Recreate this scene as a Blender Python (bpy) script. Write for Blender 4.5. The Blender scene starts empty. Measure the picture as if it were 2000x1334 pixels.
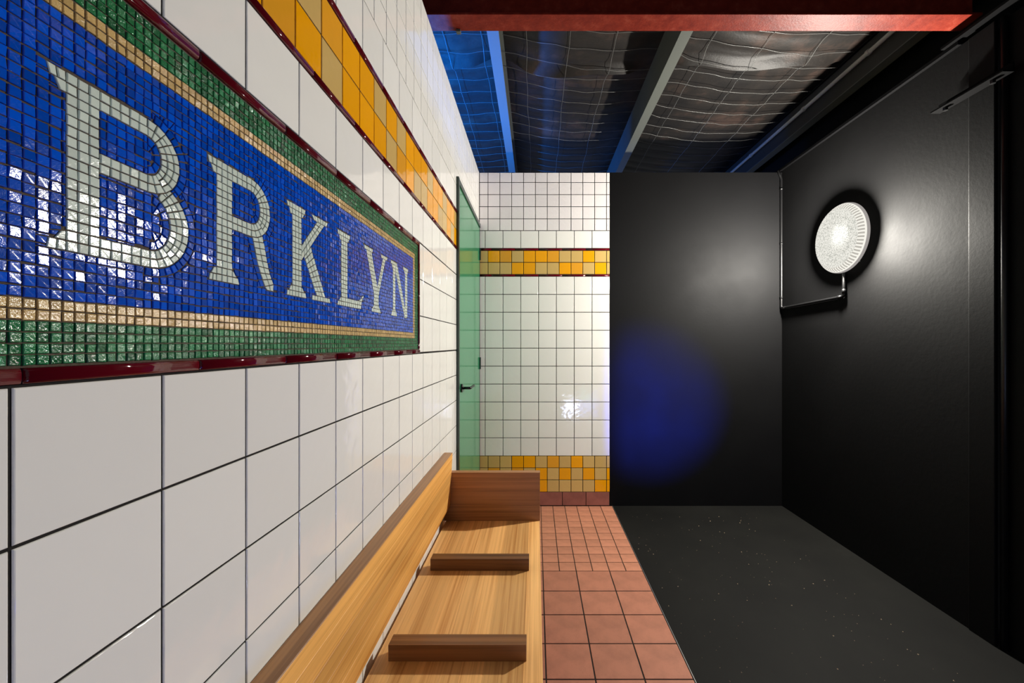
import bpy, math, random
from mathutils import Matrix, Vector, noise
random.seed(7)
EYE = 1.361                       # camera height; heights below are given relative to the eye line (H)
WX, YB, RX = -0.476, 3.444, 2.07  # left tile face, far tile face, right wall face

# ------------------------------------------------------------------ camera, world, exposure
scn = bpy.context.scene
col = scn.collection
cd = bpy.data.cameras.new('camera'); cam = bpy.data.objects.new('camera', cd); col.objects.link(cam)
cam.location = (0, 0, EYE); cam.rotation_euler = (math.pi/2, 0, 0)
cd.sensor_width = 36; cd.lens = 800/2000*36
cd.shift_x = -(1046.5-1000)/2000; cd.shift_y = (672-667)/2000
cd.clip_start = 0.02
scn.camera = cam
w = bpy.data.worlds.new('world'); scn.world = w; w.use_nodes = True
w.node_tree.nodes['Background'].inputs[0].default_value = (0.93, 0.96, 1.0, 1)
w.node_tree.nodes['Background'].inputs[1].default_value = 0.14
scn.view_settings.view_transform = 'Standard'; scn.view_settings.look = 'None'
scn.view_settings.exposure = 0.45; scn.view_settings.gamma = 1.0
scn.view_settings.use_curve_mapping = False

def blue_lamp(loc, target, size, power, axis, color=(0.0, 0.20, 1.0)):
    l = bpy.data.lights.new('blue_neon_light', 'AREA'); l.shape = 'RECTANGLE'; l.size, l.size_y = size
    l.energy = power; l.color = color
    o = bpy.data.objects.new('blue_neon_light', l); col.objects.link(o)
    o.location = loc
    d = (Vector(target)-Vector(loc)).normalized()          # the tube's long side lies along "axis"
    x = Vector(axis); x = (x-d*x.dot(d)).normalized(); z = -d
    o.matrix_world = Matrix.Translation(loc) @ Matrix((x, z.cross(x), z)).transposed().to_4x4()
    return o
blue_lamp((-1.30, 2.95, EYE+0.88), (-0.35, 3.0, EYE+1.80), (1.6, 0.12), 235, (0, 1, 0))     # neon behind the left partition
blue_lamp((-0.35, 4.7, EYE+0.75), (0.0, 4.0, EYE+1.95), (1.0, 0.2), 5, (1, 0, 0))       # neon behind the far partition

sl = bpy.data.lights.new('added_blue_spot', 'SPOT'); sl.energy = 3000; sl.color = (0.03, 0.07, 1.0)    # unseen spot, added for the blue glow on the black end wall
sl.spot_size = math.radians(19); sl.spot_blend = 1.0; sl.shadow_soft_size = 0.012
so = bpy.data.objects.new('added_blue_spot', sl); col.objects.link(so); so.location = (1.8, -0.95, 0.22)
so.rotation_euler = (Vector((0.95, YB, 0.86))-so.location).to_track_quat('-Z', 'Y').to_euler()

# ------------------------------------------------------------------ materials
def lin(r, g, b):
    f = lambda c: (c/12.92 if c <= 0.04045 else ((c+0.055)/1.055)**2.4)
    return (f(r/255), f(g/255), f(b/255), 1)
class NT:
    def __init__(s, name):
        s.m = bpy.data.materials.new(name); s.m.use_nodes = True
        s.t = s.m.node_tree; s.p = s.t.nodes['Principled BSDF']
    def n(s, typ, **k):
        nd = s.t.nodes.new(typ)
        for a, v in k.items():
            if a.startswith('_'): setattr(nd, a[1:], v)
            else: nd.inputs[a].default_value = v
        return nd
    def l(s, a, b): s.t.links.new(a, b)
    def coord(s, scale=(1, 1, 1), src='Object'):
        c = s.n('ShaderNodeTexCoord'); mp = s.n('ShaderNodeMapping'); mp.inputs['Scale'].default_value = scale
        s.l(c.outputs[src], mp.inputs['Vector']); return mp
    def noise(s, vec, scale, detail=3, rough=0.5):
        nz = s.n('ShaderNodeTexNoise'); nz.inputs['Scale'].default_value = scale
        nz.inputs['Detail'].default_value = detail; nz.inputs['Roughness'].default_value = rough
        if vec is not None: s.l(vec, nz.inputs['Vector'])
        return nz
    def ramp(s, fac, stops):
        r = s.n('ShaderNodeValToRGB'); e = r.color_ramp.elements
        while len(e) < len(stops): e.new(0.5)
        for i, (p, c) in enumerate(stops): e[i].position = p; e[i].color = c
        s.l(fac, r.inputs['Fac']); return r
    def bump(s, h, strength, dist):
        b = s.n('ShaderNodeBump'); b.inputs['Strength'].default_value = strength; b.inputs['Distance'].default_value = dist
        s.l(h, b.inputs['Height']); s.l(b.outputs['Normal'], s.p.inputs['Normal']); return b
    def base(s, c, rough=0.5, spec=0.5):
        s.p.inputs['Base Color'].default_value = c; s.p.inputs['Roughness'].default_value = rough
        s.p.inputs['Specular IOR Level'].default_value = spec; return s

def varied(nt, c, amt, attr=None):
    """base colour multiplied by a random value of the object (or of the piece)"""
    hs = nt.n('ShaderNodeHueSaturation'); hs.inputs['Color'].default_value = c
    mr = nt.n('ShaderNodeMapRange'); mr.inputs['To Min'].default_value = 1-amt; mr.inputs['To Max'].default_value = 1+amt
    if attr:
        a = nt.n('ShaderNodeAttribute'); a.attribute_name = attr; nt.l(a.outputs['Fac'], mr.inputs['Value'])
    else:
        a = nt.n('ShaderNodeObjectInfo'); nt.l(a.outputs['Random'], mr.inputs['Value'])
    nt.l(mr.outputs['Result'], hs.inputs['Value']); nt.l(hs.outputs['Color'], nt.p.inputs['Base Color'])
    return hs

def glazed(name, c, rough=0.07, amt=0.03, wav=0.0004):
    t = NT(name).base(c, rough, 0.5); varied(t, c, amt)
    nz = t.noise(t.coord(src='Generated').outputs['Vector'], 2.5, 2); t.bump(nz.outputs['Fac'], 0.25, wav*10)
    return t.m
def handmade(name, c):
    t = NT(name).base(c, 0.13, 0.5); varied(t, c, 0.05)
    nz = t.noise(t.coord().outputs['Vector'], 45, 2); t.bump(nz.outputs['Fac'], 0.35, 0.004)
    return t.m
M = {}
M['white'] = glazed('white_glazed_tile', lin(237, 235, 229))
M['white_hand'] = handmade('white_handmade_tile', lin(234, 229, 228))
M['orange'] = glazed('orange_tile', lin(242, 165, 8), 0.08, 0.06)
M['amber'] = glazed('amber_tile', lin(226, 158, 40), 0.08, 0.06)
M['tan'] = glazed('tan_tile', lin(206, 172, 104), 0.08, 0.05)
M['maroon'] = glazed('maroon_glazed_tile', lin(84, 8, 20), 0.05, 0.12)
def mk_grout(name, c):
    t = NT(name).base(c, 0.9, 0.2); nz = t.noise(t.coord().outputs['Vector'], 300, 3)
    t.l(t.ramp(nz.outputs['Fac'], [(0.3, tuple(x*0.75 for x in c[:3])+(1,)), (0.7, tuple(x*1.2 for x in c[:3])+(1,))]).outputs['Color'], t.p.inputs['Base Color'])
    return t.m
M['grout'] = mk_grout('dark_grout', lin(36, 33, 31))
M['grout_sign'] = mk_grout('brown_grout', lin(84, 73, 64))
def glass(name, c, amt, rough, bs, bd):
    t = NT(name).base(c, rough, 0.6); varied(t, c, amt, 'tint')
    vec = t.coord().outputs['Vector']
    nz = t.noise(vec, bs, 3, 0.6); t.bump(nz.outputs['Fac'], 0.5, bd); return t.m
M['blue'] = glass('blue_glass_mosaic', lin(0, 76, 192), 0.30, 0.08, 200, 0.0004)
M['pale'] = glass('pale_grey_glass_mosaic', lin(208, 220, 208), 0.07, 0.10, 160, 0.0005)
M['green'] = glass('green_glass_mosaic', lin(22, 104, 58), 0.38, 0.10, 420, 0.0015)
M['gold'] = glass('gold_glass_mosaic', lin(196, 164, 104), 0.16, 0.16, 420, 0.0013)

def wood(name, dark, light, axis):
    t = NT(name).base(light, 0.38, 0.4)
    sc = [110, 110, 110]; sc[axis] = 1.3
    oi = t.n('ShaderNodeObjectInfo'); mp = t.coord(tuple(sc))
    sm = t.n('ShaderNodeVectorMath', _operation='MULTIPLY_ADD')
    cb = t.n('ShaderNodeCombineXYZ'); [t.l(oi.outputs['Random'], cb.inputs[i]) for i in range(3)]
    t.l(cb.outputs['Vector'], sm.inputs[0]); sm.inputs[1].default_value = (57, 91, 33); t.l(mp.outputs['Vector'], sm.inputs[2])
    n1 = t.noise(sm.outputs['Vector'], 1.0, 6, 0.65)
    n2 = t.noise(sm.outputs['Vector'], 0.18, 2, 0.5)
    mx = t.n('ShaderNodeMath', _operation='MULTIPLY_ADD'); mx.inputs[1].default_value = 0.6
    t.l(n1.outputs['Fac'], mx.inputs[0]); 
    m2 = t.n('ShaderNodeMath', _operation='MULTIPLY'); m2.inputs[1].default_value = 0.4; t.l(n2.outputs['Fac'], m2.inputs[0])
    t.l(m2.outputs['Value'], mx.inputs[2])
    r = t.ramp(mx.outputs['Value'], [(0.33, dark), (0.52, light), (0.68, tuple(min(1, x*1.18) for x in light[:3])+(1,))])
    hs = t.n('ShaderNodeHueSaturation'); t.l(r.outputs['Color'], hs.inputs['Color'])
    mr = t.n('ShaderNodeMapRange'); mr.inputs['To Min'].default_value = 0.78; mr.inputs['To Max'].default_value = 1.14
    t.l(oi.outputs['Random'], mr.inputs['Value']); t.l(mr.outputs['Result'], hs.inputs['Value'])
    t.l(hs.outputs['Color'], t.p.inputs['Base Color'])
    t.bump(n1.outputs['Fac'], 0.15, 0.001)
    return t.m
M['wood_y'] = wood('oak_along', lin(190, 126, 62), lin(236, 184, 116), 1)
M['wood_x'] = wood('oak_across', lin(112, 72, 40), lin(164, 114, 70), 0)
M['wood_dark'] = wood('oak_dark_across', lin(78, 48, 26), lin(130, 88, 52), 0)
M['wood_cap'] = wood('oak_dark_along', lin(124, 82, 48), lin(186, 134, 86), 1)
M['wood_b'] = wood('oak_backrest', lin(192, 122, 48), lin(238, 178, 96), 1)
def paint(name, c, rough, bs=60, bd=0.0015, spec=0.5):
    t = NT(name).base(c, rough, spec)
    vec = t.coord().outputs['Vector']
    a = t.noise(vec, bs, 5, 0.6); t.bump(a.outputs['Fac'], 0.35, bd)
    b = t.noise(vec, 3, 4)
    mr = t.n('ShaderNodeMapRange'); mr.inputs['To Min'].default_value = rough*0.85; mr.inputs['To Max'].default_value = rough*1.2
    t.l(b.outputs['Fac'], mr.inputs['Value']); t.l(mr.outputs['Result'], t.p.inputs['Roughness'])
    return t.m
M['black_wall'] = paint('black_satin_paint', lin(6, 6, 7), 0.62, 60, 0.0012, 0.12)
M['black_wall_rough'] = paint('black_rolled_paint', lin(6, 6, 7), 0.70, 45, 0.0016, 0.15)
M['black_matte'] = paint('black_matt_steel', lin(7, 7, 8), 0.75, 60, 0.0012, 0.04)
M['black_metal'] = paint('black_painted_steel', lin(12, 12, 13), 0.36, 90, 0.001, 0.4)
def mk_floor():
    t = NT('black_concrete').base(lin(24, 25, 24), 0.72, 0.12)
    v = t.coord().outputs['Vector']; a = t.noise(v, 2.2, 6, 0.62)
    t.l(t.ramp(a.outputs['Fac'], [(0.3, lin(14, 14, 13)), (0.6, lin(20, 20, 18)), (0.75, lin(26, 26, 24))]).outputs['Color'], t.p.inputs['Base Color'])
    b = t.noise(v, 140, 4); t.bump(b.outputs['Fac'], 0.25, 0.001); return t.m
M['floor_black'] = mk_floor()
def mk_terra(name, c):
    t = NT(name).base(c, 0.62, 0.35)
    hs = varied(t, c, 0.07)
    v = t.coord().outputs['Vector']; a = t.noise(v, 9, 5, 0.6); b = t.noise(v, 420, 2)
    r1 = t.ramp(a.outputs['Fac'], [(0.35, (0.78, 0.78, 0.78, 1)), (0.6, (1, 1, 1, 1))])
    r2 = t.ramp(b.outputs['Fac'], [(0.27, (0.35, 0.33, 0.32, 1)), (0.36, (1, 1, 1, 1))])
    m1 = t.n('ShaderNodeMix', _data_type='RGBA', _blend_type='MULTIPLY'); m1.inputs[0].default_value = 1
    m2 = t.n('ShaderNodeMix', _data_type='RGBA', _blend_type='MULTIPLY'); m2.inputs[0].default_value = 1
    t.l(hs.outputs['Color'], m1.inputs[6]); t.l(r1.outputs['Color'], m1.inputs[7])
    t.l(m1.outputs[2], m2.inputs[6]); t.l(r2.outputs['Color'], m2.inputs[7]); t.l(m2.outputs[2], t.p.inputs['Base Color'])
    t.bump(b.outputs['Fac'], 0.12, 0.001); return t.m
M['terra'] = mk_terra('terracotta_tile', lin(186, 124, 97))
M['terra_big'] = mk_terra('terracotta_tile_large', lin(172, 112, 88))
M['skirt'] = mk_terra('terracotta_skirting', lin(150, 92, 80))
M['door'] = NT('green_gloss_paint').base(lin(60, 134, 94), 0.12, 0.5).m
M['frame'] = NT('dark_green_frame').base(lin(26, 48, 40), 0.3, 0.5).m
M['frame_grey'] = NT('grey_green_frame').base(lin(120, 132, 120), 0.3, 0.5).m
M['dark'] = NT('black_hardware').base(lin(16, 16, 16), 0.25, 0.5).m
M['alu'] = NT('aluminium').base(lin(200, 200, 196), 0.3, 0.5).m; M['alu'].node_tree.nodes['Principled BSDF'].inputs['Metallic'].default_value = 0.9
def mk_red():
    t = NT('red_oxide_paint').base(lin(150, 52, 38), 0.46, 0.08)
    v = t.coord().outputs['Vector']; a = t.noise(v, 16, 6, 0.7); b = t.noise(v, 120, 4)
    t.l(t.ramp(a.outputs['Fac'], [(0.3, lin(86, 24, 17)), (0.55, lin(110, 37, 25)), (0.74, lin(124, 56, 42))]).outputs['Color'], t.p.inputs['Base Color'])
    t.bump(b.outputs['Fac'], 0.4, 0.002); return t.m
M['red'] = mk_red()
M['galv'] = paint('galvanised_steel', lin(76, 79, 75), 0.45, 40, 0.0006, 0.3)
def mk_blanket():
    t = NT('roof_blanket_foil').base(lin(44, 40, 38), 0.5, 0.22)
    v = t.coord().outputs['Vector']; a = t.noise(v, 3.2, 6, 0.65); b = t.noise(v, 60, 4, 0.6)
    t.l(t.ramp(a.outputs['Fac'], [(0.32, lin(19, 18, 18)), (0.52, lin(29, 26, 24)), (0.68, lin(52, 41, 36))]).outputs['Color'], t.p.inputs['Base Color'])
    t.bump(b.outputs['Fac'], 0.3, 0.004); return t.m
M['blanket'] = mk_blanket()
M['conduit'] = paint('pale_conduit', lin(150, 150, 146), 0.45, 40, 0.0004, 0.3)
M['eaves'] = paint('dark_grey_steel', lin(46, 46, 44), 0.5, 40, 0.0006, 0.2)
M['wire'] = NT('galvanised_wire').base(lin(90, 90, 88), 0.35, 0.5).m
def mk_lens():
    t = NT('prismatic_lamp_glass'); v = t.coord().outputs['Vector']
    vo = t.n('ShaderNodeTexVoronoi'); vo.inputs['Scale'].default_value = 150; t.l(v, vo.inputs['Vector'])
    nz = t.noise(v, 9, 2)
    r = t.ramp(vo.outputs['Distance'], [(0.05, (1.0, 0.98, 0.92, 1)), (0.45, (0.86, 0.84, 0.76, 1)), (0.75, (0.52, 0.52, 0.47, 1))])
    t.l(r.outputs['Color'], t.p.inputs['Emission Color']); 
    ds_ = t.n('ShaderNodeVectorMath', _operation='DISTANCE'); ds_.inputs[1].default_value = (-0.06, -0.055, 0.01)
    t.l(t.coord().outputs['Vector'], ds_.inputs[0])
    bulb = t.n('ShaderNodeMapRange', _interpolation_type='SMOOTHSTEP'); bulb.inputs['From Min'].default_value = 0.02; bulb.inputs['From Max'].default_value = 0.11
    bulb.inputs['To Min'].default_value = 1.15; bulb.inputs['To Max'].default_value = 0.73
    t.l(ds_.outputs['Value'], bulb.inputs['Value']); t.l(bulb.outputs['Result'], t.p.inputs['Emission Strength'])
    t.base((0, 0, 0, 1), 1.0, 0.0); return t.m
M['lens'] = mk_lens()
def emit(name, c, s):
    t = NT(name).base((0, 0, 0, 1), 1.0, 0.0)
    t.p.inputs['Emission Color'].default_value = c; t.p.inputs['Emission Strength'].default_value = s; return t.m
M['lens_rib'] = emit('ribbed_lamp_glass', (1.0, 0.97, 0.88, 1), 0.70)
M['lens_rib_shade'] = emit('lamp_glass_rib_shade', (1.0, 0.95, 0.85, 1), 0.37)  # shading of the ribs put into the emission as a dimmer glass
M['lamp_ring'] = emit('glowing_lamp_ring', (1.0, 0.93, 0.88, 1), 0.26)
M['crumb'] = NT('pale_crumb').base(lin(170, 150, 125), 0.8, 0.2).m

# ------------------------------------------------------------------ object helpers
def tag(o, label=None, cat=None, group=None, kind=None):
    if label: o['label'] = label
    if cat: o['category'] = cat
    if group: o['group'] = group
    if kind: o['kind'] = kind
    return o
def make(name, verts, faces, mat, parent=None, smooth=False):
    me = bpy.data.meshes.new(name); me.from_pydata(verts, [], faces); me.materials.append(mat)
    if smooth: me.polygons.foreach_set('use_smooth', [True]*len(me.polygons))
    me.update()
    return link(name, me, parent)
def link(name, me, parent=None):
    o = bpy.data.objects.new(name, me); col.objects.link(o)
    if parent: o.parent = parent
    return o
def empty(name, loc=(0, 0, 0)):
    o = bpy.data.objects.new(name, None); col.objects.link(o); o.location = loc; o.empty_display_size = 0.1; return o
def prism_data(ring, ext, c=0.0):
    """extrude a closed convex ring (list of 3D points) along ext"""
    n = len(ring); v = [tuple(p) for p in ring]+[tuple(Vector(p)+Vector(ext)) for p in ring]
    f = [tuple(range(n))[::-1], tuple(range(n, 2*n))]+[(i, (i+1) % n, n+(i+1) % n, n+i) for i in range(n)]
    return v, f
def bevel_obj(o, wd, seg=2):
    m = o.modifiers.new('bevel', 'BEVEL'); m.width = wd; m.segments = seg; m.limit_method = 'ANGLE'; m.harden_normals = False
    return o
def box(name, x0, x1, y0, y1, z0, z1, mat, parent=None, bev=0.0):
    cx, cy, cz = (x0+x1)/2, (y0+y1)/2, (z0+z1)/2; a, b, c = (x1-x0)/2, (y1-y0)/2, (z1-z0)/2
    v = [(sx*a, sy*b, sz*c) for sz in (-1, 1) for sy in (-1, 1) for sx in (-1, 1)]
    f = [(0, 2, 3, 1), (4, 5, 7, 6), (0, 1, 5, 4), (2, 6, 7, 3), (0, 4, 6, 2), (1, 3, 7, 5)]
    o = make(name, v, f, mat, parent); o.location = (cx, cy, cz)
    if parent: o.location = Vector((cx, cy, cz))-parent.location
    if bev: bevel_obj(o, bev)
    return o
def tube_data(pts, r, seg=8):
    v, f = [], []; pts = [Vector(p) for p in pts]
    for i, p in enumerate(pts):
        d = (pts[min(i+1, len(pts)-1)]-pts[max(i-1, 0)]).normalized()
        a = d.orthogonal().normalized() if i == 0 else (pa-d*pa.dot(d)).normalized()
        pa = a; b = d.cross(a)
        for k in range(seg):
            t = 2*math.pi*k/seg; v.append(tuple(p+(a*math.cos(t)+b*math.sin(t))*r))
    for i in range(len(pts)-1):
        for k in range(seg):
            f.append((i*seg+k, i*seg+(k+1) % seg, (i+1)*seg+(k+1) % seg, (i+1)*seg+k))
    n = len(v); f += [tuple(range(seg))[::-1], tuple(range(n-seg, n))]
    return v, f
def bend(pts, rad=0.03, n=5):
    """round the corners of a polyline"""
    out = [Vector(pts[0])]
    for i in range(1, len(pts)-1):
        p = Vector(pts[i]); a = (Vector(pts[i-1])-p).normalized(); b = (Vector(pts[i+1])-p).normalized()
        for k in range(n+1):
            t = k/n; out.append((p+a*rad)*(1-t)**2+p*2*t*(1-t)+(p+b*rad)*t*t)
    out.append(Vector(pts[-1])); return out

# tiles: local x along, local y up, local z out of the surface
R_LEFT = Matrix(((0, 0, 1), (1, 0, 0), (0, 1, 0))).to_4x4()
R_BACK = Matrix(((1, 0, 0), (0, 0, -1), (0, 1, 0))).to_4x4()
R_FLOOR = Matrix.Identity(4)
tile_cache = {}
def tile_mesh(name, wd, ht, mat, t=0.007, c=0.0013):
    key = (name, round(wd, 4), round(ht, 4), mat.name)
    if key in tile_cache: return tile_cache[key]
    a, b = wd/2, ht/2; v = []
    for (ins, z) in ((0, -t), (0, -c), (c*0.35, -c*0.35), (c, 0)):
        v += [(-a+ins, -b+ins, z), (a-ins, -b+ins, z), (a-ins, b-ins, z), (-a+ins, b-ins, z)]
    f = [(12, 13, 14, 15)]
    for r in range(3):
        for k in range(4): f.append((r*4+k, r*4+(k+1) % 4, r*4+4+(k+1) % 4, r*4+4+k))
    me = bpy.data.meshes.new(name); me.from_pydata(v, [], f); me.materials.append(mat); me.update()
    tile_cache[key] = me; return me
def trim_mesh(name, wd, ht, mat, t=0.007, proud=0.0045):
    """half-round pencil tile with rounded ends"""
    key = (name, round(wd, 4), round(ht, 4))
    if key in tile_cache: return tile_cache[key]
    a, b = wd/2, ht/2; v, f = [], []; n = 6
    prof = [(-b, -t)]+[(-b*math.cos(math.pi*k/n), proud*math.sin(math.pi*k/n)**0.4) for k in range(n+1)]+[(b, -t)]
    for (x, s) in ((-a, 0.0), (-a+0.0015, 1.0), (a-0.0015, 1.0), (a, 0.0)):
        for (y, z) in prof: v.append((x, y, z if z < 0 else z*s))
    m = len(prof)
    for i in range(3):
        for k in range(m-1): f.append((i*m+k, (i+1)*m+k, (i+1)*m+k+1, i*m+k+1))
    me = bpy.data.meshes.new(name); me.from_pydata(v, [], f); me.materials.append(mat)
    me.polygons.foreach_set('use_smooth', [True]*len(f)); me.update(); tile_cache[key] = me; return me
def place(name, me, parent, R, loc, wob=0.0):
    o = link(name, me, parent)
    W = Matrix.Rotation(random.gauss(0, wob), 4, 'X') @ Matrix.Rotation(random.gauss(0, wob), 4, 'Y')
    o.matrix_world = Matrix.Translation(Vector(loc)-(parent.location if parent else Vector())) @ R @ W
    return o
def grid_tiles(name, parent, R, pos, us, v0, v1, mat, lims, gap=None, wob=0.0012):
    """one row of tiles between successive joints us, rows v0..v1, kept inside the rectangles lims (u0,u1,v0,v1)"""
    if gap is None: gap = 0.0052 if R is R_BACK else 0.0035
    for i in range(len(us)-1):
        for (la, lb, lc, ld) in lims:
            a, b, c, d = max(us[i], la), min(us[i+1], lb), max(v0, lc), min(v1, ld)
            if b-a < 0.012 or d-c < 0.012: continue
            m = mat(i) if callable(mat) else mat
            me = tile_mesh(name, b-a-gap, d-c-gap, m)
            place(name, me, parent, R, pos((a+b)/2, (c+d)/2), wob)
def joints(anchor, pitch, lo, hi):
    k0 = math.floor((lo-anchor)/pitch); k1 = math.ceil((hi-anchor)/pitch)
    return [min(max(anchor+pitch*k, lo), hi) for k in range(k0, k1+1)]

# ------------------------------------------------------------------ the setting
G = 0.0022                        # grout lies this far behind the tile faces
Hy = lambda y: (672-y)/232.3      # rows of the far wall
TOP = Hy(336.8)
U0 = -0.55                        # near end of the left wall
wall_left = tag(box('wall_left', WX-0.07, WX-G, U0, YB+0.13, 0, EYE+TOP, M['grout']), 'white tiled partition wall with orange tile bands behind the bench', 'wall', kind='structure')
wall_back = tag(box('wall_back', WX-G+0.0005, 0.624, YB+G, YB+0.13, 0, EYE+TOP, M['grout']), 'white and orange tiled end wall beside the green door', 'wall', kind='structure')
wall_far = tag(box('wall_far', 0.6245, RX+0.1, YB+0.0005, YB+0.12, 0, EYE+TOP, M['black_wall']), 'satin black painted end wall next to the tiled one', 'wall', kind='structure')
wall_right = tag(box('wall_right', RX, RX+0.12, 1.955, YB, 0, EYE+1.455, M['black_wall_rough']), 'black painted side wall carrying the round lamp', 'wall', kind='structure')
wall_near = tag(box('wall_right_near', RX+0.03, RX+0.12, U0-0.6, 1.84, 0, EYE+1.455, M['black_wall']), 'black side wall panel past the steel column', 'wall', kind='structure')
wall_up = tag(box('wall_right_upper', RX+0.25, RX+0.33, U0-0.6, 6.2, EYE+1.476, EYE+2.15, M['black_wall']), 'dark wall strip above the black wall under the roof', 'wall', kind='structure')
floor = tag(box('floor', 0.646, RX+0.13, U0-0.6, YB+0.12, -0.12, 0, M['floor_black']), 'black painted concrete floor with scattered crumbs', 'floor', kind='structure')
floor_t = tag(box('floor_tiled', WX-0.13, 0.6425, U0-0.6, YB+0.12, -0.12, -G, M['grout']), 'terracotta tiled floor strip beside the bench', 'floor', kind='structure')
tag(box('trim_1', 0.6425, 0.6458, U0-0.6, YB+0.002, -0.03, 0.0012, M['alu']), 'thin aluminium edge strip between terracotta tiles and black floor', 'trim', kind='structure')
tag(box('trim_2', RX-0.018, RX+0.25, 1.99, YB+0.12, EYE+1.4555, EYE+1.4755, M['black_matte'], bev=0.002), 'black ledge capping the black wall below the roof', 'trim', kind='structure')
tag(box('trim_3', RX-0.035, RX+0.25, U0-0.6, 2.06, EYE+1.476, EYE+1.492, M['black_matte'], bev=0.002), 'wide black steel plate lying on the wall ledge by the beam', 'trim', kind='structure')

# rows: v from the far wall
r_small = [TOP, Hy(356.2), Hy(379.9), Hy(403.4), Hy(427.1), Hy(450.3)]
v_w1 = (Hy(484.9), Hy(450.3)); v_t1 = (Hy(489.3), Hy(484.9)); v_y = (Hy(535.9), Hy(512.4), Hy(489.3)); v_t2 = (Hy(539.9), Hy(535.9))
r_big = [Hy(539.9+35.06*k) for k in range(11)]
r_low = [Hy(890.5), Hy(914), Hy(937.4), Hy(961)]
FL = -EYE
lpos = lambda u, v: (WX, u, EYE+v)
bpos = lambda u, v: (u, YB, EYE+v)
DZ0, DZ1, DH = 2.452, YB-0.012, 1.005                     # door opening in the left wall
SG = (0.2515, 1.6735, -0.0385, 0.4155)                   # the sign panel with its border
J15 = joints(0.3718, 0.15097, U0, YB-0.001); J10 = joints(0.8115, 0.0988, U0, YB-0.001)
full = [(U0, DZ0, FL, TOP), (DZ0, YB-0.001, DH, TOP)]
code = {'O': 'orange', 'M': 'amber', 'T': 'tan'}
fill = lambda s, n, sd: s if len(s) >= n else s+''.join(random.Random(sd).choice('OOTTM') for _ in range(n-len(s)))
k8 = min(range(len(J10)), key=lambda i: abs(J10[i]-0.8115))     # joint between the 2nd and 3rd readable columns
up = ''.join(random.Random(3).choice('OTM') for _ in range(k8-1))+'OTMOOTOTOOOTOOTOOTO'
lo_ = ''.join(random.Random(4).choice('OTM') for _ in range(k8-1))+'MOTOOOTMOTTOOTTOTOO'
pick = lambda s: (lambda i: M[code[s[i % len(s)]]])
for i in range(5):
    grid_tiles('small_white_tile', wall_left, R_LEFT, lpos, J10, r_small[i+1], r_small[i], M['white'], full)
grid_tiles('white_tile', wall_left, R_LEFT, lpos, J15, *v_w1, M['white'], full)
grid_tiles('yellow_tile', wall_left, R_LEFT, lpos, J10, v_y[1], v_y[2], pick(up), full)
grid_tiles('yellow_tile', wall_left, R_LEFT, lpos, J10, v_y[0], v_y[1], pick(lo_), full)
around = [(U0, DZ0, SG[3], TOP), (U0, DZ0, FL, SG[2]), (SG[1], DZ0, SG[2], SG[3]), (U0, SG[0], SG[2], SG[3])]
for i in range(10):
    grid_tiles('white_tile', wall_left, R_LEFT, lpos, J15, r_big[i+1], r_big[i], M['white'], around)
for i in range(3):
    s = fill('', 60, 20+i); grid_tiles('yellow_tile', wall_left, R_LEFT, lpos, [j for j in J10 if j > 0.2], r_low[i+1], r_low[i], pick(s), [(0.2, DZ0, FL, TOP)])
def trims(parent, R, pos, js, v0, v1, lim, name='trim_tile'):
    for a, b in zip(js[:-1], js[1:]):
        a, b = max(a, lim[0]), min(b, lim[1])
        if b-a < 0.01: continue
        place(name, trim_mesh(name, b-a-0.0025, v1-v0-0.0025, M['maroon']), parent, R, pos((a+b)/2, (v0+v1)/2), 0.0008)
JT = joints(0.3785, 0.1984, U0, DZ0)
JT2 = joints(0.8735, 0.1984, U0, DZ0)
trims(wall_left, R_LEFT, lpos, JT2, *v_t1, (U0, DZ0)); trims(wall_left, R_LEFT, lpos, JT2, *v_t2, (U0, DZ0))

# far wall
B15 = joints(0.622, 0.14985, WX+0.0015, 0.623); B10 = joints(0.5945, 0.0997, WX+0.0015, 0.623); B20 = joints(0.4215, 0.1985, WX+0.0015, 0.623)
bfull = [(WX+0.0015, 0.623, FL, TOP)]
for i in range(5):
    grid_tiles('small_white_tile', wall_back, R_BACK, bpos, B10, r_small[i+1], r_small[i], M['white_hand'], bfull, wob=0.004)
grid_tiles('white_tile', wall_back, R_BACK, bpos, B15, *v_w1, M['white'], bfull)
trims(wall_back, R_BACK, bpos, B20, *v_t1, (WX, 0.623)); trims(wall_back, R_BACK, bpos, B20, *v_t2, (WX, 0.623))
grid_tiles('yellow_tile', wall_back, R_BACK, bpos, B10, v_y[1], v_y[2], pick('TOMTOOMTTOTT'), bfull)
grid_tiles('yellow_tile', wall_back, R_BACK, bpos, B10, v_y[0], v_y[1], pick('TTTOOTTOMTOT'), bfull)
for i in range(10):
    grid_tiles('white_tile', wall_back, R_BACK, bpos, B15, r_big[i+1], r_big[i], M['white'], bfull)
for i, s in enumerate(('TTTOOTMTOTTT', 'TMTMTOTOTOTO', 'TTOTTOTTTTOO')):
    grid_tiles('yellow_tile', wall_back, R_BACK, bpos, B10, r_low[i+1], r_low[i], pick(s), bfull)
grid_tiles('skirting_tile', wall_back, R_BACK, bpos, B20, FL+0.002, r_low[3], M['skirt'], bfull)
grid_tiles('skirting_tile', wall_left, R_LEFT, lpos, JT, FL+0.002, r_low[3], M['skirt'], [(0.2, DZ0, FL, TOP)])

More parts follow.
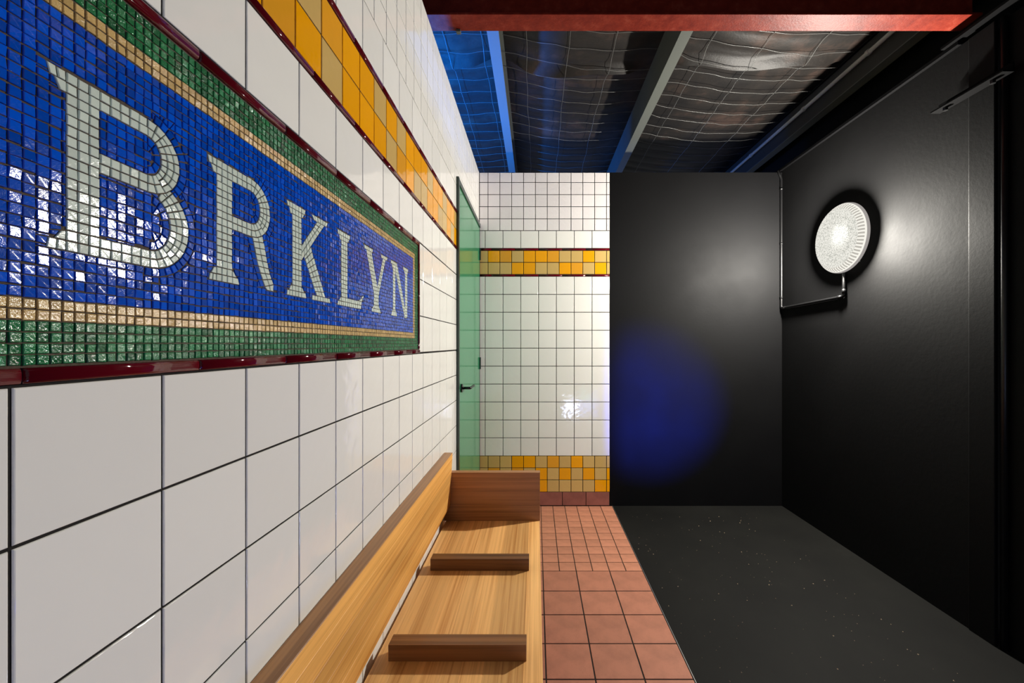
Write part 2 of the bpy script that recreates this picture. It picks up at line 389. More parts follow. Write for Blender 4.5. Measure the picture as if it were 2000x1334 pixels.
# terracotta floor
fpos = lambda u, v: (u, v, 0)
ZS = 2.457
fx2 = joints(0.642, 0.2, WX, 0.642); fx1 = joints(0.642, 0.1, WX, 0.642)
fy1 = joints(ZS, 0.0985, ZS, YB)
for a, b in zip(fy1[:-1], fy1[1:]):
    grid_tiles('floor_tile', floor_t, R_FLOOR, fpos, fx1, a, b, M['terra'], [(WX, 0.642, -9, 9)], gap=0.0045, wob=0.0015)
fy2 = joints(ZS, 0.1985, 0.1, ZS)
for a, b in zip(fy2[:-1], fy2[1:]):
    grid_tiles('floor_tile', floor_t, R_FLOOR, fpos, fx2, a, b, M['terra_big'], [(WX, 0.642, -9, 9)], gap=0.0055, wob=0.0015)

# ------------------------------------------------------------------ mosaic sign
T = 0.0107
U1 = 1.6535                                  # right edge of the tesserae
NC, NR = 129, 39
SV0, SV1 = -0.0205, 0.3972
TV = (SV1-SV0)/NR
SU0 = U1-NC*T
def area(p): return 0.5*sum(p[i][0]*p[(i+1) % len(p)][1]-p[(i+1) % len(p)][0]*p[i][1] for i in range(len(p)))
def halfplane(p, a, b, off=0.0, inside=True):
    """clip convex CCW polygon p by the line a->b moved inward by off; keep the left (inside) or the right"""
    dx, dy = b[0]-a[0], b[1]-a[1]; L = math.hypot(dx, dy)
    if L < 1e-9: return p if inside else []
    nx, ny = -dy/L, dx/L
    s = 1 if inside else -1
    d = [s*((q[0]-a[0])*nx+(q[1]-a[1])*ny-off) for q in p]; out = []
    for i in range(len(p)):
        j = (i+1) % len(p)
        if d[i] >= 0: out.append(p[i])
        if (d[i] > 0 > d[j]) or (d[i] < 0 < d[j]):
            t = d[i]/(d[i]-d[j]); out.append((p[i][0]+(p[j][0]-p[i][0])*t, p[i][1]+(p[j][1]-p[i][1])*t))
    return out if len(out) > 2 else []
def inset(p, g):
    q = p
    for i in range(len(p)):
        q = halfplane(q, p[i], p[(i+1) % len(p)], g)
        if not q: return []
    return q
def subtract(p, c):
    """pieces of convex p outside convex c"""
    out = []; rest = p
    for i in range(len(c)):
        o = halfplane(rest, c[i], c[(i+1) % len(c)], 0, False)
        if o and area(o) > 1e-7: out.append(o)
        rest = halfplane(rest, c[i], c[(i+1) % len(c)], 0, True)
        if not rest or area(rest) < 1e-8: break
    else:
        return out
    return out if out else ([p] if not rest else [])
CELL = 0.02; hashgrid = {}
def keys(p):
    x0, x1 = min(q[0] for q in p), max(q[0] for q in p); y0, y1 = min(q[1] for q in p), max(q[1] for q in p)
    for i in range(int(x0//CELL), int(x1//CELL)+1):
        for j in range(int(y0//CELL), int(y1//CELL)+1): yield (i, j)
def blockers(p):
    s, seen = [], set()
    for k in keys(p):
        for c in hashgrid.get(k, ()):
            if id(c) not in seen: seen.add(id(c)); s.append(c)
    return s
def overlap(p, c):
    q = p
    for i in range(len(c)):
        q = halfplane(q, c[i], c[(i+1) % len(c)])
        if not q: return 0
    return area(q)
def ccw(p): return p if area(p) > 0 else p[::-1]
pieces = []                                   # (polygon, colour, letter or None)
pending = []
def add_region(c):
    c = ccw(c)
    for k in keys(c): hashgrid.setdefault(k, []).append(c)
def lay(p, colr, letter, amin=0.10):
    frag = [ccw(p)]; a0 = T*TV
    for c in blockers(p):
        nf = []
        for q in frag:
            if overlap(q, c) > 2e-7: nf += subtract(q, c)
            else: nf.append(q)
        frag = nf
    for q in frag:
        if area(q) > amin*a0: pieces.append((q, colr, letter))
def patch(q, nx, ny, colr, letter, stagger=False):
    """bilinear quad q = bottom-left, bottom-right, top-right, top-left, cut into nx x ny tesserae"""
    P = lambda s, t: tuple(q[0][k]*(1-s)*(1-t)+q[1][k]*s*(1-t)+q[2][k]*s*t+q[3][k]*(1-s)*t for k in (0, 1))
    for i in range(nx):
        for j in range(ny):
            lay([P(i/nx, j/ny), P((i+1)/nx, j/ny), P((i+1)/nx, (j+1)/ny), P(i/nx, (j+1)/ny)], colr, letter, 0.06)
    pending.append(list(q))
def arc(c, ro, ri, a0, a1, rows, colr, letter):
    """elliptic ring from angle a0 to a1 (degrees, descending) of outer radii ro, inner radii ri"""
    E_ = lambda r, t: (c[0]+r[0]*math.cos(t), c[1]+r[1]*math.sin(t))
    t0, t1 = math.radians(a0), math.radians(a1)
    rm = ((ro[0]+ri[0])/2+(ro[1]+ri[1])/2)/2
    n = max(3, round(abs(t1-t0)*rm*1.12/T))
    for k in range(n):
        ta, tb = t0+(t1-t0)*k/n, t0+(t1-t0)*(k+1)/n
        m = rows((ta+tb)/2)
        for r in range(m):
            rr = lambda s: (ri[0]+(ro[0]-ri[0])*s, ri[1]+(ro[1]-ri[1])*s)
            lay([E_(rr(r/m), ta), E_(rr((r+1)/m), ta), E_(rr((r+1)/m), tb), E_(rr(r/m), tb)], colr, letter, 0.06)
        pending.append([E_(ri, ta), E_(ro, ta), E_(ro, tb), E_(ri, tb)])
def flush():
    for q in pending: add_region(q)
    pending.clear()
t_, b_ = 0.2770, 0.0945
two = lambda t: 2
wide = lambda t: 3 if abs(math.degrees(t)) < 52 else 2
one = lambda t: 1
def stem(u0, u1, n, letter, v0=b_, v1=t_, k=17):
    patch([(u0, v0), (u1, v0), (u1, v1), (u0, v1)], n, k, 'pale', letter); flush()
def quad(letter, q, nx, ny): patch(q, nx, ny, 'pale', letter); flush()
def serif_tl(L, u, tip): quad(L, [(u-0.006, t_-0.022), (u, t_-0.022), (u, t_-T), (u-0.011, t_-T)], 1, 1); quad(L, [(tip+0.003, t_-T), (u, t_-T), (u, t_), (tip, t_)], 2, 1)
def serif_tr(L, u, tip): quad(L, [(u, t_-0.021), (u+0.005, t_-0.019), (u+0.010, t_-T), (u, t_-T)], 1, 1); quad(L, [(u, t_-T), (tip-0.003, t_-T), (tip, t_), (u, t_)], 1, 1)
def serif_bl(L, u, tip): quad(L, [(u-0.011, b_+T), (u, b_+T), (u, b_+0.021), (u-0.005, b_+0.020)], 1, 1); quad(L, [(tip, b_), (u, b_), (u, b_+T), (tip+0.002, b_+T)], 2, 1)
def serif_br(L, u, tip): quad(L, [(u, b_+T), (u+0.010, b_+T), (u+0.004, b_+0.020), (u, b_+0.021)], 1, 1); quad(L, [(u, b_), (tip, b_), (tip-0.003, b_+T), (u, b_+T)], 1, 1)
# B
stem(0.4157, 0.4478, 3, 'B'); serif_tl('B', 0.4157, 0.3985); serif_bl('B', 0.4157, 0.3985)
quad('B', [(0.4478, 0.2556), (0.5030, 0.2556), (0.5030, t_), (0.4478, t_)], 5, 2)
quad('B', [(0.4478, 0.1870), (0.5030, 0.1870), (0.5030, 0.2084), (0.4478, 0.2084)], 5, 2)
quad('B', [(0.4478, b_), (0.5060, b_), (0.5060, 0.1159), (0.4478, 0.1159)], 5, 2)
arc((0.5030, 0.2320), (0.0455, 0.0450), (0.0185, 0.0236), 90, -90, wide, 'pale', 'B'); flush()
arc((0.5060, 0.1510), (0.0565, 0.0565), (0.0275, 0.0351), 68, -90, wide, 'pale', 'B'); flush()
# R
stem(0.6112, 0.6432, 3, 'R'); serif_tl('R', 0.6112, 0.5945); serif_bl('R', 0.6112, 0.5965); serif_br('R', 0.6432, 0.6585)
quad('R', [(0.6432, 0.2556), (0.6860, 0.2556), (0.6860, t_), (0.6432, t_)], 4, 2)
quad('R', [(0.6432, 0.1800), (0.6860, 0.1800), (0.6860, 0.2014), (0.6432, 0.2014)], 4, 2)
arc((0.6860, 0.2285), (0.0490, 0.0485), (0.0215, 0.0271), 90, -90, wide, 'pale', 'R'); flush()
quad('R', [(0.7030, 0.1340), (0.7305, 0.1340), (0.7150, 0.1880), (0.6880, 0.1830)], 2, 5)
quad('R', [(0.7200, 0.1010), (0.7440, 0.1080), (0.7305, 0.1340), (0.7030, 0.1340)], 2, 3)
quad('R', [(0.7260, 0.0950), (0.7440, 0.0950), (0.7440, 0.1080), (0.7200, 0.1010)], 2, 1)
# K
stem(0.8015, 0.8335, 3, 'K'); serif_tl('K', 0.8015, 0.7830); serif_tr('K', 0.8335, 0.8490); serif_bl('K', 0.8015, 0.7830); serif_br('K', 0.8335, 0.8510)
quad('K', [(0.8800, 0.2663), (0.9330, 0.2663), (0.9395, t_), (0.8695, t_)], 6, 1)
quad('K', [(0.8335, 0.1700), (0.9240, 0.2663), (0.8930, 0.2663), (0.8335, 0.2010)], 9, 2)
quad('K', [(0.8900, 0.1050), (0.9280, 0.1050), (0.8660, 0.2080), (0.8400, 0.1830)], 3, 9)
quad('K', [(0.8720, b_), (0.9500, b_), (0.9480, 0.1050), (0.8740, 0.1050)], 7, 1)
# L
stem(1.0030, 1.0365, 3, 'L'); serif_tl('L', 1.0030, 0.9840); serif_tr('L', 1.0365, 1.0520); serif_bl('L', 1.0030, 0.9840)
quad('L', [(1.0365, b_), (1.1150, b_), (1.1220, 0.1159), (1.0365, 0.1159)], 7, 2)
quad('L', [(1.1040, 0.1159), (1.1220, 0.1159), (1.1380, 0.1330), (1.1290, 0.1330)], 1, 2)
# Y
quad('Y', [(1.1400, 0.2663), (1.1950, 0.2663), (1.1990, t_), (1.1370, t_)], 5, 1)
quad('Y', [(1.2650, 0.2663), (1.3110, 0.2663), (1.3170, t_), (1.2610, t_)], 5, 1)
quad('Y', [(1.2060, 0.1480), (1.2420, 0.1480), (1.1880, 0.2663), (1.1500, 0.2663)], 3, 11)
quad('Y', [(1.2200, 0.1480), (1.2420, 0.1480), (1.3000, 0.2663), (1.2760, 0.2663)], 2, 11)
stem(1.2060, 1.2420, 3, 'Y', 0.1159, 0.1480, 3)
quad('Y', [(1.1950, 0.1052), (1.2530, 0.1052), (1.2420, 0.1159), (1.2060, 0.1159)], 4, 1)
quad('Y', [(1.1900, b_), (1.2580, b_), (1.2550, 0.1052), (1.1920, 0.1052)], 6, 1)
# N
stem(1.3660, 1.3900, 2, 'N', 0.1159, t_, 15); serif_tl('N', 1.3660, 1.3455)
stem(1.4925, 1.5185, 2, 'N', 0.0990, 0.2556, 15)
quad('N', [(1.3900, 0.2550), (1.3900, 0.2500), (1.3960, t_), (1.3900, t_)], 1, 2)
quad('N', [(1.4880, b_), (1.5140, b_), (1.4060, t_), (1.3700, t_)], 3, 17)
quad('N', [(1.3490, b_), (1.4060, b_), (1.3980, 0.1100), (1.3580, 0.1100)], 5, 1)
quad('N', [(1.3580, 0.1100), (1.3980, 0.1100), (1.3900, 0.1165), (1.3660, 0.1165)], 3, 1)
quad('N', [(1.4740, 0.2663), (1.5250, 0.2663), (1.5300, t_+0.001), (1.4680, t_+0.001)], 5, 1)
quad('N', [(1.4925, 0.2556), (1.5185, 0.2556), (1.5250, 0.2663), (1.4800, 0.2663)], 3, 1)
# rings of blue tesserae that follow the round strokes
arc((0.5030, 0.2320), (0.0565, 0.0560), (0.0457, 0.0452), 80, -50, one, 'blue', None)
arc((0.5030, 0.2320), (0.0183, 0.0234), (0.0090, 0.0130), 90, -90, one, 'blue', None)
arc((0.5060, 0.1510), (0.0673, 0.0673), (0.0567, 0.0567), 42, -96, one, 'blue', None)
arc((0.5060, 0.1510), (0.0273, 0.0349), (0.0170, 0.0245), 80, -90, one, 'blue', None)
arc((0.6860, 0.2285), (0.0598, 0.0593), (0.0492, 0.0487), 80, -40, one, 'blue', None)
arc((0.6860, 0.2285), (0.0213, 0.0269), (0.0110, 0.0165), 90, -90, one, 'blue', None)
patch([(0.7305, 0.1340), (0.7400, 0.1360), (0.7270, 0.1850), (0.7170, 0.1800)], 1, 5, 'blue', None)
patch([(0.7090, 0.0990), (0.7190, 0.1010), (0.7030, 0.1340), (0.6920, 0.1330)], 1, 3, 'blue', None)
patch([(0.6920, 0.1330), (0.7030, 0.1340), (0.6880, 0.1790), (0.6770, 0.1780)], 1, 4, 'blue', None)
flush()
for i in range(NC):
    for j in range(NR):
        m = min(i, NC-1-i, j, NR-1-j)
        c = 'green' if m < 4 else 'gold' if m < 6 else 'blue'
        wob = lambda: random.gauss(0, 0.00025)
        u, v = SU0+i*T, SV0+j*TV
        off = (0.0 if c != 'blue' else random.gauss(0, 0.0003))
        p = [(u+wob(), v+off+wob()), (u+T+wob(), v+off+wob()), (u+T+wob(), v+TV+off+wob()), (u+wob(), v+TV+off+wob())]
        lay(p, c, None, 0.13)

# apparent size decides which tesserae become objects of their own
def px(q):
    s = [(800*WX/max(p[0], 0.05), -800*p[1]/max(p[0], 0.05)) for p in q]; s = [(a+1046.5, b+672) for a, b in s]
    if min(p[0] for p in s) < 0 or min(p[1] for p in s) < -10: return 0
    return abs(area(s))
order = sorted(range(len(pieces)), key=lambda i: -px(pieces[i][0]))
single = set(order[:300])
sign = tag(empty('mosaic_sign', (WX, 0.96, EYE-0.04)), 'glass mosaic sign reading BRKLYN in pale letters on blue with gold and green borders', 'sign')
def tess_geo(q, ox, oy):
    g = random.uniform(0.0006, 0.0009)
    lowr = inset(q, g); 
    if not lowr: return None
    topr = inset(q, g+0.00055)
    if len(topr) < 3 or len(lowr) < 3: return None
    cx = sum(p[0] for p in topr)/len(topr); cy = sum(p[1] for p in topr)/len(topr)
    a, b = random.gauss(0, 0.027), random.gauss(0, 0.027); h0 = random.gauss(-0.0002, 0.0002)
    hh = lambda p, d: h0-d+a*(p[0]-cx)+b*(p[1]-cy)
    v = [(-0.004, p[0]-ox, p[1]-oy) for p in lowr]+[(hh(p, 0.00045), p[0]-ox, p[1]-oy) for p in lowr]+[(hh(p, 0), p[0]-ox, p[1]-oy) for p in topr]
    n, m = len(lowr), len(topr)
    f = [(i, (i+1) % n, n+(i+1) % n, n+i) for i in range(n)]
    if n == m: f += [(n+i, n+(i+1) % n, 2*n+(i+1) % n, 2*n+i) for i in range(n)]
    else:
        v = v[:n*2]; m = 0; f.append(tuple(range(n, 2*n))); return v, f
    f.append(tuple(range(2*n, 3*n))); return v, f
letters = {}
def set_tint(me, vals):
    at = me.attributes.new('tint', 'FLOAT', 'FACE'); at.data.foreach_set('value', vals)
buckets = {}; indiv = []
for idx, (q, c, L) in enumerate(pieces):
    if idx in single: indiv.append((q, c, L)); continue
    buckets.setdefault((L, c), []).append(q)
def joined(name, qs, c, parent, ox, oy):
    V, F, TT = [], [], []
    for q in qs:
        r = tess_geo(q, ox, oy)
        if not r: continue
        n0 = len(V); V += r[0]; F += [tuple(k+n0 for k in f) for f in r[1]]; TT += [random.random()]*len(r[1])
    o = make(name, V, F, M[c], parent); set_tint(o.data, TT); return o
for L in 'BRKLYN':
    qs = buckets.pop((L, 'pale'), [])
    o = joined('letter', qs, 'pale', sign, 0.96, -0.04)
    o['label'] = 'pale grey mosaic letter ' + L; o['kind'] = 'stuff'; letters[L] = o
for (L, c), qs in buckets.items():
    o = joined('tesserae', qs, c, sign, 0.96, -0.04); o['kind'] = 'stuff'
    o['label'] = {'blue': 'blue glass mosaic field', 'green': 'green glass mosaic border', 'gold': 'gold glass mosaic line'}[c]
for q, c, L in indiv:
    cx = sum(p[0] for p in q)/len(q); cy = sum(p[1] for p in q)/len(q)
    r = tess_geo(q, cx, cy)
    if not r: continue
    o = make('tessera', r[0], r[1], M[c], letters[L] if L else sign); set_tint(o.data, [random.random()]*len(r[1]))
    o.location = (0, cx-0.96, cy+0.04)
bed = box('grout_bed', WX-0.003, WX-0.0018, SG[0]+0.001, SG[1]-0.001, EYE+SG[2]+0.001, EYE+SG[3]-0.001, M['grout_sign'], sign)
trims(sign, R_LEFT, lpos, JT, SG[2], SV0-0.0005, (SG[0], SG[1])); trims(sign, R_LEFT, lpos, JT, SV1+0.0005, SG[3], (SG[0], SG[1]-0.0185))
R_LEFT_V = R_LEFT @ Matrix.Rotation(math.pi/2, 4, 'Z')
for uc in (U1+0.0105, SU0-0.0105):
    vs = [SV0, SV0+0.0195, SV0+0.2165, SG[3]]
    for a, b in zip(vs[:-1], vs[1:]):
        place('trim_tile', trim_mesh('trim_tile', b-a-0.002, 0.0160, M['maroon']), sign, R_LEFT_V, lpos(uc, (a+b)/2), 0.0008)

# ------------------------------------------------------------------ bench
SEAT = -0.918
bench = tag(empty('bench', (-0.225, 1.2, 0)), 'oak bench with wall backrest, end panel and seat divider blocks', 'bench')
def board(name, ring_xz, y0, y1, mat, bev=0.0006):
    v, f = prism_data([(x, y0, EYE+h) for x, h in ring_xz], (0, y1-y0, 0))
    o = make(name, [tuple(Vector(p)-Vector((sum(x for x, _ in ring_xz)/len(ring_xz), (y0+y1)/2, EYE+ring_xz[0][1]))) for p in v], f, mat, bench)
    o.location = Vector((sum(x for x, _ in ring_xz)/len(ring_xz), (y0+y1)/2, EYE+ring_xz[0][1]))-bench.location
    bevel_obj(o, bev, 1); return o
YE = 2.126
sw = [-0.466, -0.405, -0.337, -0.268, -0.212, -0.148, -0.095, -0.035, 0.0195]
for a, b in zip(sw[:-1], sw[1:]):
    board('seat_board', [(a, SEAT-0.042), (b, SEAT-0.042), (b, SEAT), (a, SEAT)], -0.5, YE+0.040, M['wood_y'])
hb = [-0.840, -0.775, -0.715, -0.665, -0.612, -0.566]
fx = lambda h: -0.4455+(h+0.840)/0.277*0.0135
for a, b in zip(hb[:-1], hb[1:]):
    board('backrest_board', [(WX+0.0015, a), (fx(a), a), (fx(b), b), (WX+0.0015, b)], -0.5, YE-0.0003, M['wood_b'])
board('backrest_cap', [(WX+0.0015, -0.566), (fx(-0.566), -0.566), (fx(-0.563), -0.563), (WX+0.0015, -0.563)], -0.5, YE-0.0003, M['wood_cap'])
for a, b in zip([-0.918, -0.835, -0.752], [-0.835, -0.752, -0.667]):
    board('end_panel_board', [(WX+0.0015, a), (0.0215, a), (0.0215, b), (WX+0.0015, b)], YE, YE+0.038, M['wood_x'])
for yf in (1.657, 1.184, 0.711):
    o = box('divider_block', -0.427, -0.0275, yf, yf+0.045, EYE+SEAT, EYE+SEAT+0.048, M['wood_dark'], bench, 0.0012)
for yl in (2.08, 0.95):
    box('leg', -0.44, -0.02, yl, yl+0.04, 0.0, EYE+SEAT-0.042, M['wood_x'], bench, 0.001)

# ------------------------------------------------------------------ green door
door = tag(empty('door_1', (WX, (DZ0+DZ1)/2, 0)), 'glossy green door in a dark frame at the corner of the tiled walls', 'door', kind='structure')
FX = WX+0.015
box('door_panel', WX-0.030, WX+0.006, DZ0+0.035, DZ1-0.012, 0.008, EYE+DH-0.034, M['door'], door, 0.001)
box('door_frame', WX-0.05, FX, DZ0, DZ0+0.033, 0, EYE+DH, M['frame'], door, 0.001)
box('door_frame', WX-0.05, FX-0.002, DZ0+0.033, DZ1, EYE+DH-0.032, EYE+DH, M['frame'], door, 0.001)
box('door_frame', WX-0.05, WX+0.0075, DZ1-0.010, DZ1, 0, EYE+DH-0.032, M['frame'], door, 0.001)
for hy in (Hy(498), Hy(709), -1.12):
    box('hinge', WX+0.006, WX+0.018, DZ1-0.026, DZ1-0.012, EYE+hy-0.05, EYE+hy+0.05, M['frame'], door, 0.003)
hz, hyy = EYE-0.277, 2.578
def disc(name, c, r, x0, x1, mat, parent, seg=28, bev=0.0):
    v = []; f = []
    for x in (x0, x1):
        for k in range(seg): v.append((x-x0, r*math.cos(2*math.pi*k/seg), r*math.sin(2*math.pi*k/seg)))
    f = [tuple(range(seg))[::-1], tuple(range(seg, 2*seg))]+[(k, (k+1) % seg, seg+(k+1) % seg, seg+k) for k in range(seg)]
    o = make(name, v, f, mat, parent); o.location = Vector((x0, c[0], c[1]))-(parent.location if parent else Vector())
    if bev: bevel_obj(o, bev)
    return o
hd = disc('handle', (hyy, hz), 0.027, WX+0.006, WX+0.016, M['dark'], door, bev=0.002)
v, f = tube_data(bend([(0.009, 0, 0), (0.058, 0, 0), (0.062, 0.115, 0.004)], 0.012), 0.0085, 10)
lv = make('lever', v, f, M['dark'], hd, True)

# ------------------------------------------------------------------ roof
SK = 0.13                                   # the cross wires run slightly askew
def sag(x, y):
    """underside of the insulation blanket"""
    xs_ = [-2.6, -1.43, -0.24, 0.846, 2.165, 3.4]
    for a, b in zip(xs_[:-1], xs_[1:]):
        if a <= x <= b: t = (x-a)/(b-a); s = math.sin(math.pi*t); break
    else: s = 0
    h = 1.985-0.045*s
    h -= 0.010*s*abs(math.sin(math.pi*(y-SK*(x+0.24)-0.11)/0.1493))**0.7
    h += 0.011*s*noise.noise(Vector((x*2.3, y*2.1, 1.7)))+0.005*noise.noise(Vector((x*5, y*11, 4.1)))
    return h
def flap_y(x): return 2.86+0.045*math.sin(x*2.6+0.6)+0.02*math.sin(x*9+1)
def sheet(name, y0, y1, lift, nx=150, dy=0.0187, edge=None, parent=None):
    V, F = [], []; ny = int((y1-y0)/dy)
    for j in range(ny+1):
        for i in range(nx+1):
            x = -2.6+4.93*i/nx; y = y0+(y1-y0)*j/ny
            if edge == 'far': y = y0+(flap_y(x)-y0)*j/ny
            h = sag(x, y)+lift
            if edge == 'far' and j >= ny-4: h -= 0.042*(1-(ny-j)/4)*min(1, max(0, min(abs(x-q) for q in (-1.43, -0.24, 0.846, 2.165))-0.06)/0.12)
            V.append((x, y, EYE+h))
    for j in range(ny):
        for i in range(nx): a = j*(nx+1)+i; F.append((a, a+nx+1, a+nx+2, a+1))
    return make(name, V, F, M['blanket'], parent, True)
ceiling = tag(sheet('ceiling', 2.70, 6.2, 0.032), 'sagging dark foil roof blanket held up by wire mesh', 'ceiling', kind='structure')
sheet('blanket_flap', -0.6, 2.9, 0.0, edge='far', parent=ceiling)
rnd = random.Random(11)
k = 0; y = 0.4+0.11
while y < 5.8:
    ph = rnd.uniform(0, 6); xs_ = [-1.6+3.82*i/90 for i in range(91)]
    pts = []
    for x in xs_:
        yy = y+SK*(x+0.24)+0.006*math.sin(x*9+ph)+0.004*math.sin(x*23+ph*2)
        pts.append((x, yy, EYE+min(sag(x, yy), sag(x, yy+0.01))-0.006-0.036*math.exp(-((yy-flap_y(x)+0.03)/0.07)**2)+0.002*math.sin(x*31+ph)))
    v, f = tube_data(pts, 0.0019, 5); make('wire', v, f, M['wire'], ceiling, True); y += 0.1493
for x in (-1.43, -1.15, -0.86, -0.575, -0.345, -0.06, 0.215, 0.505, 1.125, 1.475, 1.835):
    ys = [0.4+5.7*i/150 for i in range(151)]; ph = rnd.uniform(0, 6)
    pts = [(x+0.006*math.sin(q*3+ph)+0.003*math.sin(q*14+ph), q, EYE+sag(x, q)-0.010-0.036*math.exp(-((q-flap_y(x)+0.03)/0.07)**2)) for q in ys]
    v, f = tube_data(pts, 0.0016, 5); make('wire', v, f, M['wire'], ceiling, True)
def purlin(xw, side, lab, x_name='purlin', top=1.975, bot=1.752, fl=0.066):
    e = tag(empty(x_name, (xw, 3, EYE+bot)), lab, 'purlin', 'roof purlins')
    a, b = sorted((xw, xw+side*fl))
    t = 0.004
    box('bottom_flange', a, b, -0.6, 6.1, EYE+bot, EYE+bot+t, M['galv'], e)
    box('web', min(xw, xw+side*t), max(xw, xw+side*t), -0.6, 6.1, EYE+bot+t, EYE+top-t, M['galv'], e)
    box('top_flange', a, b, -0.6, 6.1, EYE+top-t, EYE+top, M['galv'], e)
    xl = xw+side*fl
    box('lip', min(xl, xl-side*t), max(xl, xl-side*t), -0.6, 6.1, EYE+bot+t, EYE+bot+0.024, M['galv'], e)
    return e
purlin(-0.275, 1, 'galvanised roof purlin washed in blue light above the left partition')
purlin(0.815, 1, 'galvanised roof purlin with grey underside in the middle of the roof')
eb = tag(empty('eaves_beam', (2.15, 3, EYE+1.752)), 'dark steel eaves beam along the top of the black wall', 'beam')
box('web', 2.148, 2.154, -0.6, 6.1, EYE+1.756, EYE+1.95, M['eaves'], eb)
box('bottom_flange', 2.148, 2.215, -0.6, 6.1, EYE+1.750, EYE+1.756, M['galv'], eb)
box('top_flange', 2.13, 2.215, -0.6, 6.1, EYE+1.95, EYE+1.956, M['black_wall'], eb)
cr = tag(empty('roof_conduit', (2.128, 3, EYE+1.866)), 'pale grey conduit pipe clipped along the eaves beam', 'pipe')
v, f = tube_data([(0, -3.5, 0), (0, 3.05, 0)], 0.0135, 12); make('pipe', v, f, M['conduit'], cr, True)
for yy in (1.6, 2.62, 3.25, 4.05):
    v, f = tube_data([(0, yy-3-0.012, 0), (0, yy-3+0.012, 0)], 0.0185, 12); cl = make('clip', v, f, M['conduit'], cr, True)

# ------------------------------------------------------------------ red beam and column
rb = tag(empty('steel_beam', (0.4, 1.965, EYE+1.54)), 'red oxide painted steel beam spanning below the roof purlins', 'beam')
box('bottom_flange', -1.4, RX+0.02, 1.914, 2.016, EYE+1.540, EYE+1.551, M['red'], rb, 0.002)
box('web', -1.4, RX+0.02, 1.961, 1.969, EYE+1.551, EYE+1.735, M['red'], rb)
box('top_flange', -1.4, RX+0.02, 1.914, 2.016, EYE+1.735, EYE+1.746, M['red'], rb, 0.002)
cb = box('beam_clip', -0.39, -0.368, 2.0, 2.022, EYE+1.527, EYE+1.5398, M['galv'], rb, 0.002)
sc_ = tag(empty('steel_column', (RX+0.04, 1.90, 0)), 'black painted steel column set into the black wall', 'column')
box('flange', RX-0.007, RX+0.012, 1.842, 1.954, 0, EYE+1.455, M['black_wall'], sc_, 0.003)
box('web', RX+0.012, RX+0.10, 1.890, 1.905, 0, EYE+1.455, M['black_wall'], sc_)
v, f = tube_data([(-0.026, -0.078, 0.0), (-0.026, -0.078, EYE+1.455)], 0.013, 14); make('edge_bead', v, f, M['black_metal'], sc_, True)
bk = tag(empty('wall_bracket', (RX, 1.93, EYE+1.175)), 'flat black steel bracket sticking out near the column top', 'bracket')
box('plate', RX-0.062, RX-0.0125, 1.76, 2.085, EYE+1.172, EYE+1.180, M['black_matte'], bk, 0.001)
box('plate_upstand', RX-0.0205, RX-0.0125, 1.76, 2.085, EYE+1.180, EYE+1.215, M['black_matte'], bk, 0.001)
for yy in (1.82, 2.03):
    v, f = tube_data([(-0.04, yy-1.93, -0.018), (-0.04, yy-1.93, -0.003)], 0.011, 6); make('bolt', v, f, M['black_metal'], bk)

# ------------------------------------------------------------------ round wall lamp
LZ, LH = 2.765, EYE+0.712
lamp = tag(empty('wall_lamp', (RX, LZ, LH)), 'round white bulkhead lamp with prismatic glass on the black wall', 'lamp')
def lathe(name, prof, mat, parent, seg=128, smooth=True, rib=0.0):
    v, f = [], []
    for (h, r) in prof:
        for k in range(seg):
            rr = r+(rib if k % 2 and rib else 0)
            t = 2*math.pi*k/seg; v.append((-h, rr*math.cos(t), rr*math.sin(t)))
    for i in range(len(prof)-1):
        for k in range(seg): f.append((i*seg+k, i*seg+(k+1) % seg, (i+1)*seg+(k+1) % seg, (i+1)*seg+k))
    if prof[-1][1] < 0.02: f.append(tuple(range(len(v)-seg, len(v))))
    return make(name, v, f, mat, parent, smooth)
lathe('base_ring', [(0.0, 0.2316), (0.012, 0.2316), (0.015, 0.229), (0.015, 0.214), (0.0, 0.214)], M['lamp_ring'], lamp)
lathe('glass_rim', [(0.015, 0.2245), (0.019, 0.2265), (0.024, 0.2245), (0.026, 0.2215)], M['lens_rib'], lamp)
rbd = lathe('ribbed_band', [(0.022, 0.2190), (0.038, 0.2085), (0.050, 0.1930)], M['lens_rib'], lamp, 240, False, 0.0042)
rbd.data.materials.append(M['lens_rib_shade'])
rbd.data.polygons.foreach_set('material_index', [(p % 240) % 4 // 2 for p in range(len(rbd.data.polygons))])
lathe('glass_lens', [(0.048, 0.1960), (0.054, 0.1880), (0.059, 0.150), (0.062, 0.08), (0.063, 0.012)], M['lens'], lamp)
lt = bpy.data.lights.new('lamp_light', 'POINT'); lt.energy = 235; lt.shadow_soft_size = 0.035; lt.color = (1.0, 0.95, 0.86)
lo = bpy.data.objects.new('lamp_light', lt); col.objects.link(lo); lo.location = (RX-0.100, LZ-0.01, LH)
for (yy, hh) in ((2.595, 0.812), (2.561, 0.812), (2.650, 0.530), (2.616, 0.530)):
    disc('screw', (yy, EYE+hh), 0.0042, RX-0.003, RX, M['alu'], wall_right, 10)
cn = tag(empty('lamp_conduit', (RX-0.012, LZ, EYE+0.25)), 'black conduit pipe running from the round lamp to the wall corner', 'pipe')
cxp = RX-0.0125
path = bend([(cxp, LZ-0.03, LH-0.235), (cxp, LZ-0.03, EYE+0.318), (cxp, YB-0.012, EYE+0.300), (cxp, YB-0.012, EYE+1.39), (cxp-0.03, YB-0.012, EYE+1.452)], 0.022)
v, f = tube_data([tuple(Vector(p)-cn.location) for p in path], 0.0100, 10); make('pipe', v, f, M['black_metal'], cn, True)
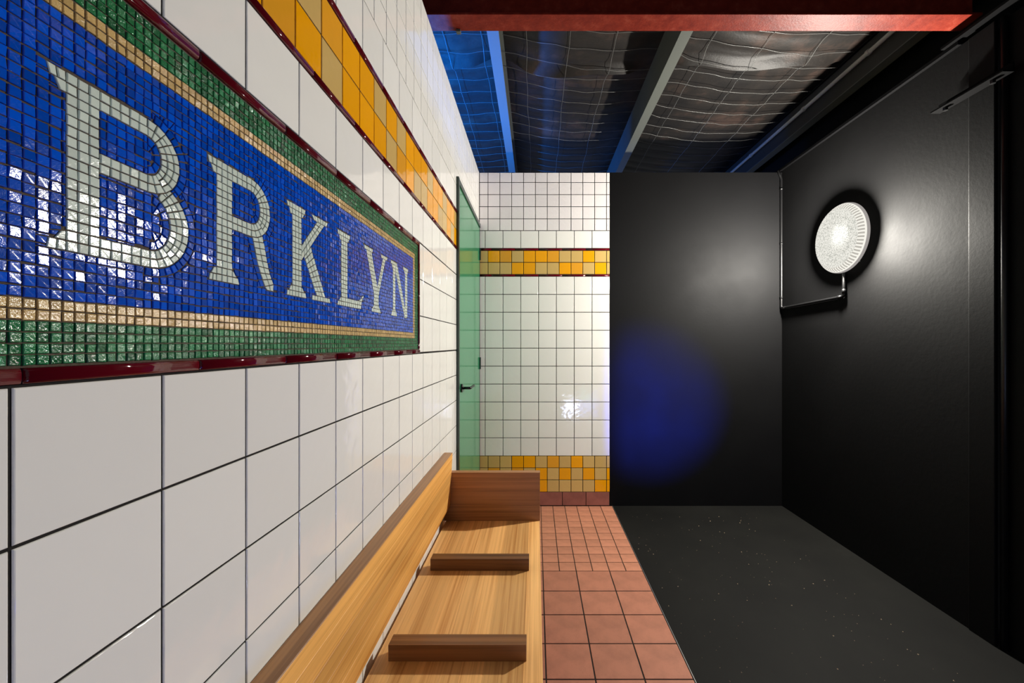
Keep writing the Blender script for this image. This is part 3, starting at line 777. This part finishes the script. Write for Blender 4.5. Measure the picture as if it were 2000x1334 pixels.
def sleeve(p, d, L=0.03, r=0.0120):
    p = Vector(p)-cn.location; d = Vector(d)
    v, f = tube_data([tuple(p-d*L/2), tuple(p+d*L/2)], r, 12); make('coupling', v, f, M['black_metal'], cn, True)
sleeve((cxp, LZ-0.03, EYE+0.352), (0, 0, 1)); sleeve((cxp, LZ+0.01, EYE+0.317), (0, 1, 0)); sleeve((cxp, YB-0.05, EYE+0.301), (0, 1, 0))
for hh in (0.39, 0.84, 1.30): sleeve((cxp, YB-0.012, EYE+hh), (0, 0, 1), 0.018, 0.0122)

# ------------------------------------------------------------------ crumbs on the black floor
V, F = [], []; rc = random.Random(5)
for i in range(260):
    x = rc.uniform(0.68, 1.75); y = rc.uniform(0.9, 3.3); s = rc.choice([0.0014, 0.0018, 0.0022, 0.003, 0.0042]); n0 = len(V)
    a = rc.uniform(0, 6.28)
    for k in range(3): V.append((x+s*math.cos(a+k*2.1)*rc.uniform(.6, 1.3), y+s*math.sin(a+k*2.1), 0.0))
    V.append((x, y, s*0.8)); F += [(n0, n0+1, n0+3), (n0+1, n0+2, n0+3), (n0+2, n0, n0+3)]
tag(make('floor_crumbs', V, F, M['crumb']), 'tiny pale crumbs scattered over the black floor', 'crumbs', kind='stuff')

# ------------------------------------------------------------------ lit display behind the camera, mirrored in the far tiles
ds = tag(empty('lit_display', (0.95, -0.95, 0)), 'low blue and white lit display mirrored in the far tiles', 'display')
box('spot_blocker', 1.15, 1.697, -0.556, -0.550, 0, 0.62, M['black_metal'], ds)  # unseen plate, added to keep the blue spot's light off the tiles
box('cabinet', 0.52, 1.64, -1.10, -0.955, 0, 0.50, M['black_metal'], ds, 0.004)
for (x0, x1, z0, z1, c, s) in ((0.56, 0.80, 0.03, 0.25, (0.55, 0.65, 1, 1), 22), (0.56, 0.66, 0.27, 0.33, (0.7, 0.8, 1, 1), 16), (0.68, 0.80, 0.27, 0.33, (0.6, 0.7, 1, 1), 9),
                               (0.82, 1.10, 0.34, 0.45, (0.3, 0.8, 0.75, 1), 3), (0.82, 0.95, 0.03, 0.31, (0.25, 0.35, 1, 1), 6), (0.97, 1.10, 0.03, 0.31, (0.2, 0.35, 1, 1), 7),
                               (1.12, 1.34, 0.03, 0.45, (0.05, 0.07, 1, 1), 4), (1.36, 1.60, 0.03, 0.45, (0.05, 0.07, 1, 1), 4)):
    box('lit_pane', x0, x1, -0.955, -0.948, z0, z1, emit('lit_pane', c, s), ds)
